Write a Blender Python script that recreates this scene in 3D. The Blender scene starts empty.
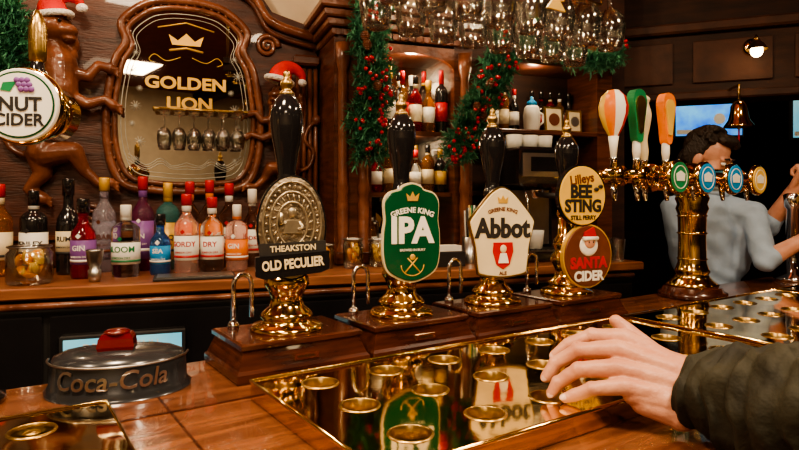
import bpy, math, random
from math import sin, cos, pi, radians
from mathutils import Matrix, Vector, noise as mnoise
random.seed(7)
scene=bpy.context.scene
COL=scene.collection

# ---------------------------------------------------------------- materials
def mat(name,col,rough=.5,metal=0,trans=0,emit=0,coat=0,var=.15,vscale=12,bump=0,bscale=60,ior=1.45,stretch=None,col2=None,ecol=None,etex=False):
    m=bpy.data.materials.new(name); m.use_nodes=True
    nt=m.node_tree; p=nt.nodes['Principled BSDF']
    c=(*col,1)
    p.inputs['Base Color'].default_value=c
    p.inputs['Roughness'].default_value=rough
    p.inputs['Metallic'].default_value=metal
    p.inputs['Transmission Weight'].default_value=trans
    p.inputs['Coat Weight'].default_value=coat
    p.inputs['IOR'].default_value=ior
    if emit:
        p.inputs['Emission Color'].default_value=(*(ecol or col),1); p.inputs['Emission Strength'].default_value=emit
    tc=nt.nodes.new('ShaderNodeTexCoord'); mp=nt.nodes.new('ShaderNodeMapping')
    nt.links.new(tc.outputs['Object'],mp.inputs['Vector'])
    if stretch: mp.inputs['Scale'].default_value=stretch
    if var>0 and not trans:
        n=nt.nodes.new('ShaderNodeTexNoise'); n.inputs['Scale'].default_value=vscale; n.inputs['Detail'].default_value=5
        r=nt.nodes.new('ShaderNodeValToRGB')
        a=col2 if col2 else tuple(x*(1-var) for x in col)
        b=col if col2 else tuple(min(1,x*(1+var)) for x in col)
        r.color_ramp.elements[0].position=.35; r.color_ramp.elements[1].position=.65
        r.color_ramp.elements[0].color=(*a,1); r.color_ramp.elements[1].color=(*b,1)
        nt.links.new(mp.outputs[0],n.inputs['Vector']); nt.links.new(n.outputs['Fac'],r.inputs[0]); nt.links.new(r.outputs[0],p.inputs['Base Color'])
        if etex: nt.links.new(r.outputs[0],p.inputs['Emission Color'])
    if bump:
        n2=nt.nodes.new('ShaderNodeTexNoise'); n2.inputs['Scale'].default_value=bscale; n2.inputs['Detail'].default_value=4
        bp=nt.nodes.new('ShaderNodeBump'); bp.inputs['Strength'].default_value=bump; bp.inputs['Distance'].default_value=.01
        nt.links.new(mp.outputs[0],n2.inputs['Vector']); nt.links.new(n2.outputs['Fac'],bp.inputs['Height']); nt.links.new(bp.outputs[0],p.inputs['Normal'])
    return m
WOOD=mat('dark_wood',(.12,.037,.018),.34,coat=.25,col2=(.05,.015,.008),vscale=7,stretch=(1,1,9),bump=.15,bscale=30)
WOODP=mat('panel_wood',(.095,.031,.019),.4,coat=.15,col2=(.04,.013,.008),vscale=6,stretch=(1,1,7),bump=.2,bscale=25)
WOODC=mat('carved_wood',(.21,.074,.038),.28,coat=.4,col2=(.09,.029,.015),vscale=14,bump=.3,bscale=45)
WOODB=mat('pump_base_wood',(.08,.022,.011),.22,coat=.5,col2=(.03,.009,.006),vscale=9,stretch=(1,6,6))
WOODT=mat('bar_top_wood',(.23,.085,.038),.17,coat=.6,col2=(.095,.032,.015),vscale=6,stretch=(1,7,1),bump=.05)
WOODK=mat('back_counter_wood',(.32,.125,.055),.32,coat=.3,col2=(.18,.065,.028),vscale=5,stretch=(1,8,8))
WOODD=mat('beam_wood',(.040,.014,.008),.75,var=.2,col2=(.018,.007,.005),vscale=6,stretch=(1,1,6),bump=.15)
WOODE=mat('beam_moulding_wood',(.065,.023,.012),.7,col2=(.03,.011,.007),vscale=9,bump=.2,bscale=30)
BRASS=mat('brass',(.80,.54,.20),.12,1,var=.12,vscale=20)
BRASST=mat('brass_tray',(.88,.64,.32),.06,1,var=.2,vscale=9,bump=.045,bscale=9)
BRASSD=mat('brass_aged',(.50,.33,.12),.3,1,bump=.1)
GOLD=mat('gold_leaf',(.66,.40,.08),.4,.3,var=.12)
CHROME=mat('chrome',(.8,.8,.8),.1,1,var=.03)
STEEL=mat('steel_dull',(.45,.44,.42),.3,1)
GUN=mat('gunmetal_plastic',(.05,.052,.058),.22,.5,coat=.4,var=.15)
BLACK=mat('black_gloss',(.012,.011,.012),.12,coat=.6,var=.05)
BLACKM=mat('black_matte',(.02,.018,.018),.5,var=.1)
DARKHOLE=mat('well_dark',(.045,.024,.012),.3,.5)
MIRROR=mat('mirror_glass',(.62,.60,.56),.02,1,var=.10,vscale=3)
ETCH=mat('etched_frost',(.42,.42,.38),.5,.2)
BRONZE=mat('clip_bronze',(.20,.16,.11),.35,.75,var=.35,vscale=40,bump=.5,bscale=90)
PEWTER=mat('clip_pewter',(.42,.36,.26),.3,.8,var=.2,bump=.2)
CREAM=mat('cream',(.70,.60,.40),.4,var=.06)
CREAMW=mat('wall_cream_paint',(.62,.52,.38),.7,var=.05,bump=.1)
WHITE=mat('white',(.80,.79,.74),.45,var=.04)
FUR=mat('white_fur',(.80,.78,.75),.9,bump=1,bscale=120)
REDF=mat('red_felt',(.55,.015,.015),.85,bump=.3)
RED=mat('red_paint',(.45,.014,.018),.3,var=.1)
REDG=mat('red_lens',(.12,.004,.006),.15,var=.1,coat=.5)
GREEN=mat('clip_green',(.005,.068,.026),.25,coat=.3,var=.12)
GREEN2=mat('tap_green',(.02,.20,.08),.3)
ORANGE=mat('orange_paint',(.78,.20,.03),.35)
YELLOW=mat('clip_yellow',(.72,.46,.09),.35,var=.1)
BROWN=mat('brown_paint',(.13,.04,.022),.35)
BLUE=mat('badge_blue',(.02,.27,.62),.2,coat=.5)
PURPLE=mat('purple',(.2,.08,.3),.4)
NEEDLE=mat('pine_needles',(.08,.28,.15),.55,col2=(.025,.13,.08),vscale=30)
BERRY=mat('berries',(.42,.008,.02),.2,coat=.5)
SKIN=mat('skin',(.60,.31,.21),.42,col2=(.51,.23,.15),vscale=25,bump=.14,bscale=140)
NAIL=mat('nail',(.72,.46,.38),.25)
SHIRT=mat('shirt_blue',(.33,.44,.60),.8,var=.1,bump=.3,bscale=15)
JACKET=mat('jacket_olive',(.024,.021,.010),.75,col2=(.010,.009,.005),vscale=18,bump=.9,bscale=20)
HAIR=mat('hair',(.022,.013,.009),.5,bump=1,bscale=60,stretch=(4,1,1))
TROUS=mat('trousers',(.02,.02,.025),.8)
EYEW=mat('eye_white',(.8,.8,.78),.2); EYED=mat('eye_dark',(.03,.015,.01),.1)
LIP=mat('lips',(.45,.15,.12),.4)
CEIL=mat('ceiling_red',(.20,.032,.014),.85,bump=.2,bscale=20)
FLOORM=mat('floor_boards',(.10,.05,.03),.45,stretch=(8,1,1))
SCREEN=mat('screen_blue',(.01,.12,.70),.4,emit=1.0,col2=(.10,.42,.75),vscale=7,etex=True)
SCREENC=mat('screen_cyan',(.10,.42,.6),.4,emit=.7,col2=(.25,.55,.6),vscale=5,etex=True)
BULB=mat('bulb_warm',(1,.8,.5),.3,emit=14,ecol=(1,.72,.4))
FRUIT=mat('fruit_orange',(.85,.33,.03),.4)
def thin_glass(name,tintc,refl=1.0):
    m=bpy.data.materials.new(name); m.use_nodes=True; nt=m.node_tree; nt.nodes.clear()
    o=nt.nodes.new('ShaderNodeOutputMaterial'); t=nt.nodes.new('ShaderNodeBsdfTransparent'); g=nt.nodes.new('ShaderNodeBsdfGlossy')
    lw=nt.nodes.new('ShaderNodeLayerWeight'); lw.inputs[0].default_value=.35
    mm=nt.nodes.new('ShaderNodeMath'); mm.operation='MULTIPLY_ADD'; mm.inputs[1].default_value=.8*refl; mm.inputs[2].default_value=.08; mm.use_clamp=True
    n=nt.nodes.new('ShaderNodeTexNoise'); n.inputs['Scale'].default_value=30
    r=nt.nodes.new('ShaderNodeMapRange'); r.inputs[3].default_value=.06; r.inputs[4].default_value=.14
    nt.links.new(n.outputs['Fac'],r.inputs[0]); nt.links.new(r.outputs[0],g.inputs['Roughness'])
    g.inputs['Color'].default_value=(1,.97,.93,1); t.inputs['Color'].default_value=(*tintc,1)
    mx=nt.nodes.new('ShaderNodeMixShader')
    nt.links.new(lw.outputs['Fresnel'],mm.inputs[0]); nt.links.new(mm.outputs[0],mx.inputs[0]); nt.links.new(t.outputs[0],mx.inputs[1]); nt.links.new(g.outputs[0],mx.inputs[2]); nt.links.new(mx.outputs[0],o.inputs[0])
    return m
GLASS=thin_glass('clear_glass',(.95,.96,.95))

def tint(n,c): return mat(n,c,.04,trans=.85,ior=1.4)
G_CLEAR=mat('gin_clear',(.93,.95,.95),.02,trans=1,ior=1.35)
G_BLUE=tint('glass_blue',(.08,.25,.7)); G_PURP=tint('glass_purple',(.35,.05,.2)); G_RED=tint('glass_red',(.5,.04,.08))
G_TEAL=tint('glass_teal',(.15,.5,.5)); G_LAV=tint('glass_lavender',(.7,.68,.8)); G_AMB=tint('glass_amber',(.6,.25,.05)); G_PINK=tint('glass_pink',(.95,.6,.52))

# ---------------------------------------------------------------- builder
def T(x,y,z): return Matrix.Translation((x,y,z))
def RX(a): return Matrix.Rotation(radians(a),4,'X')
def RY(a): return Matrix.Rotation(radians(a),4,'Y')
def RZ(a): return Matrix.Rotation(radians(a),4,'Z')
def S(x,y,z): return Matrix.Diagonal((x,y,z,1))
_tx={}
def text_geo(s,size,ext,off):
    k=(s,size,ext,off)
    if k in _tx: return _tx[k]
    c=bpy.data.curves.new('t','FONT'); c.body=s; c.size=size; c.align_x='CENTER'; c.align_y='CENTER'
    c.extrude=ext; c.offset=off; c.resolution_u=3
    o=bpy.data.objects.new('t',c); COL.objects.link(o)
    dg=bpy.context.evaluated_depsgraph_get(); me=bpy.data.meshes.new_from_object(o.evaluated_get(dg))
    r=([v.co.copy() for v in me.vertices],[tuple(p.vertices) for p in me.polygons])
    bpy.data.objects.remove(o); bpy.data.meshes.remove(me); bpy.data.curves.remove(c)
    _tx[k]=r; return r
class B:
    def __init__(s): s.v=[];s.f=[];s.m=[];s.s=[];s.mats=[]
    def add(s,vs,fs,mt,smooth=True,M=None):
        if mt not in s.mats: s.mats.append(mt)
        k=s.mats.index(mt); n=len(s.v)
        for v in vs: s.v.append((M@Vector(v)) if M else Vector(v))
        for f in fs: s.f.append(tuple(i+n for i in f)); s.m.append(k); s.s.append(smooth)
    def lathe(s,prof,mt,M=None,seg=28,smooth=True,caps=True):
        vs=[];fs=[]
        for r,z in prof:
            for i in range(seg):
                a=2*pi*i/seg; vs.append((r*cos(a),r*sin(a),z))
        for j in range(len(prof)-1):
            for i in range(seg):
                k=(i+1)%seg; fs.append((j*seg+i,j*seg+k,(j+1)*seg+k,(j+1)*seg+i))
        if caps:
            fs.append(tuple(range(seg))[::-1]); fs.append(tuple(range((len(prof)-1)*seg,len(prof)*seg)))
        s.add(vs,fs,mt,smooth,M)
    def rects(s,prof,mt,M=None):
        vs=[];fs=[]
        for w,d,z in prof:
            vs+= [(-w/2,-d/2,z),(w/2,-d/2,z),(w/2,d/2,z),(-w/2,d/2,z)]
        n=len(prof)
        for j in range(n-1):
            for i in range(4):
                k=(i+1)%4; fs.append((j*4+i,j*4+k,j*4+4+k,j*4+4+i))
        fs.append((3,2,1,0)); fs.append((n*4-4,n*4-3,n*4-2,n*4-1))
        s.add(vs,fs,mt,False,M)
    def box(s,x0,x1,y0,y1,z0,z1,mt,M=None,bev=.0):
        m=T((x0+x1)/2,(y0+y1)/2,0); w=x1-x0;d=y1-y0
        if bev: p=[(w-2*bev,d-2*bev,z0),(w,d,z0+bev),(w,d,z1-bev),(w-2*bev,d-2*bev,z1)]
        else: p=[(w,d,z0),(w,d,z1)]
        s.rects(p,mt,(M@m) if M else m)
    def tube(s,pts,rad,mt,M=None,seg=10,closed=False,smooth=True,flat=1):
        pts=[Vector(p) for p in pts]; n=len(pts)
        if not hasattr(rad,'__len__'): rad=[rad]*n
        vs=[];fs=[]; up=None
        for j in range(n):
            if closed: t=(pts[(j+1)%n]-pts[j-1])
            else: t=pts[min(j+1,n-1)]-pts[max(j-1,0)]
            t.normalize()
            if up is None:
                a=Vector((0,0,1)) if abs(t.z)<.9 else Vector((0,1,0))
                up=(a-t*a.dot(t)).normalized()
            else: up=(up-t*up.dot(t)).normalized()
            b=t.cross(up)
            for i in range(seg):
                a=2*pi*i/seg; vs.append(pts[j]+(up*cos(a)+b*sin(a)*flat)*rad[j])
        for j in range(n if closed else n-1):
            q=(j+1)%n
            for i in range(seg):
                k=(i+1)%seg; fs.append((j*seg+i,j*seg+k,q*seg+k,q*seg+i))
        if not closed:
            fs.append(tuple(range(seg))[::-1]); fs.append(tuple(range((n-1)*seg,n*seg)))
        s.add(vs,fs,mt,smooth,M)
    def prism(s,out,y0,y1,mt,M=None,inset=0):
        n=len(out); cx=sum(p[0] for p in out)/n; cz=sum(p[1] for p in out)/n
        k=1-inset
        vs=[(cx+(x-cx)*k,y0,cz+(z-cz)*k) for x,z in out]+[(x,y0+(y1-y0)*.3,z) for x,z in out]+[(x,y1,z) for x,z in out]
        fs=[tuple(range(n)),tuple(range(2*n,3*n))[::-1]]
        for j in (0,1):
            for i in range(n):
                q=(i+1)%n; fs.append((j*n+q,j*n+i,(j+1)*n+i,(j+1)*n+q))
        s.add(vs,fs,mt,False,M)
    def ell(s,c,r,mt,M=None,seg=16,rings=10):
        prof=[(max(.0005,sin(pi*j/rings)),-cos(pi*j/rings)) for j in range(rings+1)]
        m=T(*c)@S(*r); s.lathe(prof,mt,(M@m) if M else m,seg)
    def text(s,t,size,mt,M,ext=.0008,off=0,cyl=None,arc=None):
        vs,fs=text_geo(t,size,ext,off)
        o=[]
        for v in vs:
            if cyl: a=v.x/cyl; o.append(((cyl+v.z)*sin(a),-(cyl+v.z)*cos(a),v.y))
            elif arc:
                a=v.x/arc; R=arc+v.y; o.append((R*sin(a),-v.z,R*cos(a)-arc))
            else: o.append((v.x,-v.z,v.y))
        s.add(o,fs,mt,False,M)
    def obj(s,name,M=None):
        me=bpy.data.meshes.new(name); me.from_pydata([tuple(v) for v in s.v],[],s.f)
        for m in s.mats: me.materials.append(m)
        me.polygons.foreach_set('material_index',s.m); me.polygons.foreach_set('use_smooth',s.s); me.update()
        o=bpy.data.objects.new(name,me); COL.objects.link(o)
        if M: o.matrix_world=M
        return o
def catmull(pts,n=8,closed=True):
    out=[];N=len(pts); D=len(pts[0])
    for i in range(N if closed else N-1):
        if closed: p=[pts[(i+k-1)%N] for k in range(4)]
        else: p=[pts[min(max(i+k-1,0),N-1)] for k in range(4)]
        for j in range(n):
            t=j/n
            out.append(tuple(.5*(2*p[1][d]+(p[2][d]-p[0][d])*t+(2*p[0][d]-5*p[1][d]+4*p[2][d]-p[3][d])*t*t+(3*p[1][d]-p[0][d]-3*p[2][d]+p[3][d])*t**3) for d in range(D)))
    if not closed: out.append(tuple(pts[-1]))
    return out
def circ(r,n=40,cx=0,cz=0,rz=None): return [(cx+r*cos(2*pi*i/n),cz+(rz or r)*sin(2*pi*i/n)) for i in range(n)]
def fuse(caps,ells,voxel,it=4):
    b=B(); d=SKIN
    for p0,r0,p1,r1 in caps:
        p0=Vector(p0);p1=Vector(p1); ax=(p1-p0); L=ax.length
        q=Vector((0,0,1)).rotation_difference(ax.normalized()).to_matrix().to_4x4()
        prof=[(max(.0004,r0*sin(a)),-r0*cos(a)) for a in [pi/2*i/4 for i in range(5)]]+[(max(.0004,r1*cos(a)),L+r1*sin(a)) for a in [pi/2*i/4 for i in range(5)]]
        b.lathe(prof,d,T(*p0)@q,14)
    for e in ells:
        c,r=e[0],e[1]; m=e[2] if len(e)>2 else Matrix.Identity(4)
        b.ell((0,0,0),r,d,T(*c)@m)
    o=b.obj('tmp'); o.data.materials.clear()
    m=o.modifiers.new('r','REMESH'); m.mode='VOXEL'; m.voxel_size=voxel
    sm=o.modifiers.new('s','SMOOTH'); sm.iterations=it; sm.factor=.5
    dg=bpy.context.evaluated_depsgraph_get(); me=bpy.data.meshes.new_from_object(o.evaluated_get(dg))
    r=([v.co.copy() for v in me.vertices],[tuple(p.vertices) for p in me.polygons])
    bpy.data.objects.remove(o); bpy.data.meshes.remove(me)
    return r
def chain(pts,rs): return [(pts[i],rs[i],pts[i+1],rs[i+1]) for i in range(len(pts)-1)]

BARZ=1.08
MB=T(-.292,1.097,BARZ)@RZ(34)      # bar frame: x along the bar, y towards the staff side
MK=T(-1.07,1.6,0)@RZ(20)           # back-bar frame
KZ=1.18

# ---------------------------------------------------------------- room shell
b=B(); b.box(-4,5,-3,6.6,-.1,0,FLOORM); b.obj('floor')
b=B(); b.box(-4,5,-3,6.6,2.75,2.85,CEIL); b.obj('ceiling')
b=B(); b.box(-3.2,2.3,.63,.73,0,2.75,CREAMW); b.obj('wall_back',MK)
b=B(); b.box(-4,5,6.5,6.6,0,2.75,WOODD)
for i in range(12): b.box(-1.5+i*.55,-1.45+i*.55,6.46,6.5,0,2.75,WOODE)
b.box(-4,5,6.44,6.5,1.0,1.08,WOODE); b.obj('wall_far')
b=B(); b.box(4.9,5,-3,6.5,0,2.75,WOODD); b.obj('wall_right')
b=B(); b.box(-4,-3.9,-3,6.5,0,2.75,CREAMW); b.obj('wall_left')
b=B(); b.box(-3.9,4.9,-3,-2.9,0,2.75,CREAMW); b.box(-3.9,4.9,-2.9,-2.87,0,1.4,WOODD); b.obj('wall_front')
b=B(); b.box(2.3,2.4,.4,3.6,0,2.75,WOODD); b.obj('wall_partition',MK)

# ---------------------------------------------------------------- bar counter
b=B()
b.box(-1.6,3.6,-.74,.22,-.05,0,WOODT,bev=.008)
b.box(-1.5,3.55,-.66,.17,-BARZ,-.05,WOODD)
for i in range(9): b.box(-1.4+i*.55,-.95+i*.55,-.68,-.66,-.9,-.15,WOODC,bev=.006)
b.tube([(-1.6,-.745,-.025),(3.6,-.745,-.025)],.026,WOODB)
b.box(-1.6,3.6,-.075,-.068,.0001,.0012,WOODB)
for x in(-.14,-.9,1.0): b.box(x,x+.004,-.73,.2,.0001,.0008,WOODB)
b.obj('bar_counter',MB)

def tray(u0,v1,nx,ny,c,mx,my,h=.032,name='brass_drip_tray'):
    b=B(); R=.028; n=32
    W=nx*c+2*mx; D=ny*c+2*my
    def q(x0,x1,y0,y1): b.add([(x0,y0,h),(x1,y0,h),(x1,y1,h),(x0,y1,h)],[(0,1,2,3)],BRASST,False)
    q(0,W,0,my);q(0,W,D-my,D);q(0,mx,my,D-my);q(W-mx,W,my,D-my)
    for i in range(nx):
        for j in range(ny):
            cx=mx+(i+.5)*c; cy=my+(j+.5)*c; vs=[];fs=[]
            for k in range(n):
                a=2*pi*k/n; ca,sa=cos(a),sin(a); m=max(abs(ca),abs(sa))
                vs+=[(cx+R*ca,cy+R*sa,h),(cx+c/2*ca/m,cy+c/2*sa/m,h)]
            for k in range(n):
                l=(k+1)%n; fs.append((2*k,2*k+1,2*l+1,2*l))
            b.add(vs,fs,BRASST,False)
            M=T(cx,cy,0)
            b.lathe([(R+.004,h),(R+.003,h+.0015),(R+.0005,h+.002),(R-.0005,h+.001),(R-.001,.012)],BRASSD,M,n,caps=False)
            b.lathe([(R,.012),(.001,.010)],DARKHOLE,M,n)
            b.lathe([(.011,.010),(.011,.014),(.004,.016)],BRASSD,M,12)
    b.tube([(0,0,h),(W,0,h),(W,D,h),(0,D,h),(0,0,h)],.0035,BRASS,seg=8)
    for x0,x1,y0,y1 in((0,W,0,.002),(0,W,D-.002,D),(0,.002,0,D),(W-.002,W,0,D)): b.box(x0,x1,y0,y1,0.0015,h,BRASST)
    b.obj(name,MB@T(u0,v1-D,0))
tray(-.01,-.084,7,3,.132,.027,.011)
tray(1.01,-.084,6,3,.132,.02,.011)
tray(-.83,-.01,4,3,.132,.04,.01,h=.016)
tray(1.88,-.084,3,3,.132,.02,.011)

# ---------------------------------------------------------------- hand pumps
def handpump(u,H,clip,yaw):
    b=B()
    b.rects([(.278,.205,0.0005),(.282,.208,.005),(.282,.208,.018),(.272,.197,.024),(.252,.178,.05),(.248,.174,.056),(.258,.184,.06),(.258,.184,.068),(.25,.175,.071)],WOODB)
    b.prism([(-.026,.029),(.026,.029),(.026,.042),(-.026,.042)],-.0985,-.09,BRASS); b.text('HANDPULL',.008,BLACKM,T(0,-.099,.0355))
    b.lathe([(.001,.071),(.074,.071),(.076,.076),(.070,.083),(.055,.087),(.05,.094),(.056,.1),(.05,.108),(.036,.12),(.032,.135),(.038,.15),(.047,.165),(.045,.18),(.034,.19),(.034,.2),(.04,.21),(.036,.225),(.026,.24),(.024,.30)],BRASS)
    b.lathe([(.024,.29),(.03,.3),(.026,.31),(.018,.32),(.017,.345)],BRASS)
    z0=.335; L=H-.05-z0
    pr=[(.016,0),(.021,.05),(.024,.12),(.0195,.2),(.0185,.27),(.023,.42),(.030,.58),(.034,.72),(.033,.84),(.024,.94),(.014,1)]
    b.lathe([(r,z0+z*L) for r,z in catmull(pr,4,False)],BLACK)
    t=H-.055
    b.lathe([(.014,t),(.017,t+.004),(.013,t+.01),(.009,t+.014),(.013,t+.02),(.014,t+.028),(.009,t+.035),(.006,t+.04),(.008,t+.045),(.005,t+.052),(.001,t+.055)],BRASSD,seg=16)
    pts=[(-.09,.07,.071),(-.09,.07,.15)]+[(-.09+.02-.02*cos(a),.07,.16+.022*sin(a)) for a in [pi*i/8 for i in range(9)]]+[(-.05,.07,.14),(-.05,.07,.09)]
    b.tube(pts,.005,CHROME)
    b.lathe([(.012,.071),(.012,.079),(.008,.084)],CHROME,T(-.09,.07,0),16)
    C=RZ(yaw)@T(0,-.058,0)
    b.tube([(0,-.02,.235),(0,-.05,.25)],.012,BRASS,RZ(yaw))
    clip(b,C); b.obj('beer_hand_pump',MB@T(u,.1,0))

def clip0(b,C):
    Z=.285
    b.prism(circ(.07,48,0,Z,.105),-.006,.006,BLACK,C); b.prism(circ(.066,48,0,Z,.101),-.01,-.004,BRONZE,C,.06)
    for k,r in enumerate((.058,.044,.030)):
        b.tube([(r*cos(a),-.011,Z+.008+r*1.45*sin(a)) for a in [2*pi*i/40 for i in range(40)]],.0022,PEWTER,C,8,True)
    for i in range(30):
        a=2*pi*i/30; b.ell((.051*cos(a),-.011,Z+.008+.074*sin(a)),(.003,.003,.0035),PEWTER,C,8,5)
    for i in range(22):
        a=2*pi*i/22; b.tube([(.032*cos(a),-.011,Z+.008+.046*sin(a)),(.041*cos(a+.1),-.011,Z+.008+.06*sin(a+.1))],.0014,PEWTER,C,6)
    b.ell((0,-.011,Z+.03),(.009,.005,.011),PEWTER,C); b.prism([(-.018,Z-.012),(-.014,Z+.016),(.014,Z+.016),(.02,Z-.012)],-.014,-.009,PEWTER,C,.1)
    b.tube([(.013,-.012,Z+.012),(.022,-.012,Z+.0),(.01,-.013,Z-.004)],.004,PEWTER,C,8); b.tube([(-.013,-.012,Z+.012),(-.024,-.012,Z+.006),(-.022,-.013,Z+.03)],.004,PEWTER,C,8)
    b.prism([(-.066,Z-.031),(.066,Z-.026),(.068,Z-.050),(-.064,Z-.055)],-.016,-.008,BLACKM,C); b.text('THEAKSTON',.0165,CREAM,C@T(.001,-.0165,Z-.0405)@RY(-2)@S(.95,1,1),off=.0003)
    b.prism([(-.073,Z-.056),(.073,Z-.047),(.073,Z-.083),(.055,Z-.09),(-.055,Z-.1),(-.072,Z-.094)],-.02,-.006,BLACK,C)
    b.text('OLD PECULIER',.020,CREAM,C@T(0,-.0205,Z-.071)@RY(-4)@S(.92,1,1.3),off=.0007)
def clip1(b,C):
    Z=.265
    pts=[(0,.115),(.022,.108),(.03,.1),(.055,.092),(.068,.07),(.066,.03),(.07,0),(.07,-.05),(.06,-.085),(.03,-.105),(0,-.112)]
    pts=pts+[(-x,z) for x,z in pts[-2:0:-1]]
    o=[(x,z+Z) for x,z in catmull(pts,4)]
    b.prism(o,-.005,.006,CREAM,C); b.prism([(x*.965,(z-Z)*.965+Z) for x,z in o],-.009,-.004,GREEN,C,.02)
    b.text('GREENE KING',.0172,WHITE,C@T(0,-.0095,Z+.052),off=.0004,arc=.12)
    b.text('IPA',.074,WHITE,C@T(-.002,-.0095,Z+.004)@S(.98,1,1.08),off=.0030)
    for s in(-1,1): b.tube([(s*.018,-.009,Z-.088),(-s*.012,-.009,Z-.056)],.0016,GOLD,C,6)
    b.ell((0,-.0095,Z-.054),(.007,.002,.007),GOLD,C,10,6)
    b.tube([(.028*cos(a),-.009,Z-.072+.024*sin(a)) for a in [pi+pi*i/12 for i in range(13)]],.0010,GOLD,C,6)
    b.text('BREWED IN BURY',.0078,WHITE,C@T(0,-.0095,Z-.038))
    b.prism([(-.012,Z+.073),(.012,Z+.073),(.016,Z+.09),(.006,Z+.082),(0,Z+.094),(-.006,Z+.082),(-.016,Z+.09)],-.011,-.008,GOLD,C)
def clip2(b,C):
    Z=.255
    pts=[(0,.12),(.02,.112),(.04,.095),(.085,.04),(.088,.02),(.075,-.03),(.068,-.09),(.06,-.105),(.02,-.112),(0,-.113)]
    pts=pts+[(-x,z) for x,z in pts[-2:0:-1]]
    o=[(x,z+Z) for x,z in catmull(pts,3)]
    b.prism(o,-.005,.006,BRASSD,C); b.prism([(x*.96,(z-Z)*.96+Z) for x,z in o],-.009,-.004,CREAM,C,.02)
    b.text('Abbot',.056,BLACKM,C@T(0,-.0095,Z+.012)@S(1.02,1,1.2),off=.0024)
    b.text('GREENE KING',.013,BROWN,C@T(0,-.0095,Z+.062),off=.0003,arc=.09)
    b.prism([(-.026,Z-.022),(.026,Z-.022),(.028,Z-.045),(.018,Z-.078),(0,Z-.09),(-.018,Z-.078),(-.028,Z-.045)],-.0115,-.008,RED,C,.03)
    b.ell((0,-.012,Z-.038),(.009,.003,.010),CREAM,C); b.prism([(-.014,Z-.074),(-.008,Z-.049),(.008,Z-.049),(.014,Z-.074)],-.014,-.011,WHITE,C)
    b.prism([(-.012,Z+.078),(.012,Z+.078),(.014,Z+.093),(.006,Z+.086),(0,Z+.097),(-.006,Z+.086),(-.014,Z+.093)],-.011,-.008,GOLD,C)
    b.text('ALE',.012,BROWN,C@T(0,-.0095,Z-.1),off=.0003)
def clip3(b,C):
    for Z,R,m in((.352,.087,YELLOW),(.182,.09,BROWN)):
        x=.0 if Z>.3 else .02
        D=C@T(x,0,0)
        b.prism(circ(R,48,0,Z),-.006,.006,BLACK if Z>.3 else GOLD,D); b.prism(circ(R*.95,48,0,Z),-.01,-.004,m,D,.02)
        if Z>.3:
            b.text('Lilleys',.036,BROWN,D@T(-.005,-.0105,Z+.046)@RY(-8),off=.0008); b.text('BEE',.05,BLACKM,D@T(-.008,-.0105,Z+.01),off=.0022)
            b.text('STING',.047,BLACKM,D@T(0,-.0105,Z-.03),off=.002); b.text('STILL PERRY',.017,BLACKM,D@T(0,-.0105,Z-.062),off=.0004)
            for s in(-1,1): b.ell((.055+s*.008,-.012,Z+.022+s*.004),(.009,.003,.006),BLACKM,D)
        else:
            b.text('SANTA',.042,RED,D@T(0,-.0105,Z-.02),off=.002); b.text('CIDER',.038,WHITE,D@T(0,-.0105,Z-.057),off=.0014)
            b.ell((0,-.01,Z+.03),(.034,.006,.03),WHITE,D); b.ell((0,-.014,Z+.038),(.02,.006,.017),SKIN,D)
            b.prism([(-.024,Z+.05),(.024,Z+.05),(.012,Z+.082),(-.02,Z+.068)],-.018,-.012,RED,D)
            b.tube([(-.026,-.017,Z+.05),(.026,-.017,Z+.05)],.006,WHITE,D,8)
            for s in(-1,1): b.ell((s*.008,-.02,Z+.04),(.002,.002,.003),BLACKM,D,8,5)
handpump(.135,.612,clip0,-14)
handpump(.425,.593,clip1,-12)
handpump(.715,.582,clip2,-20)
handpump(1.005,.574,clip3,-8)

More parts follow.
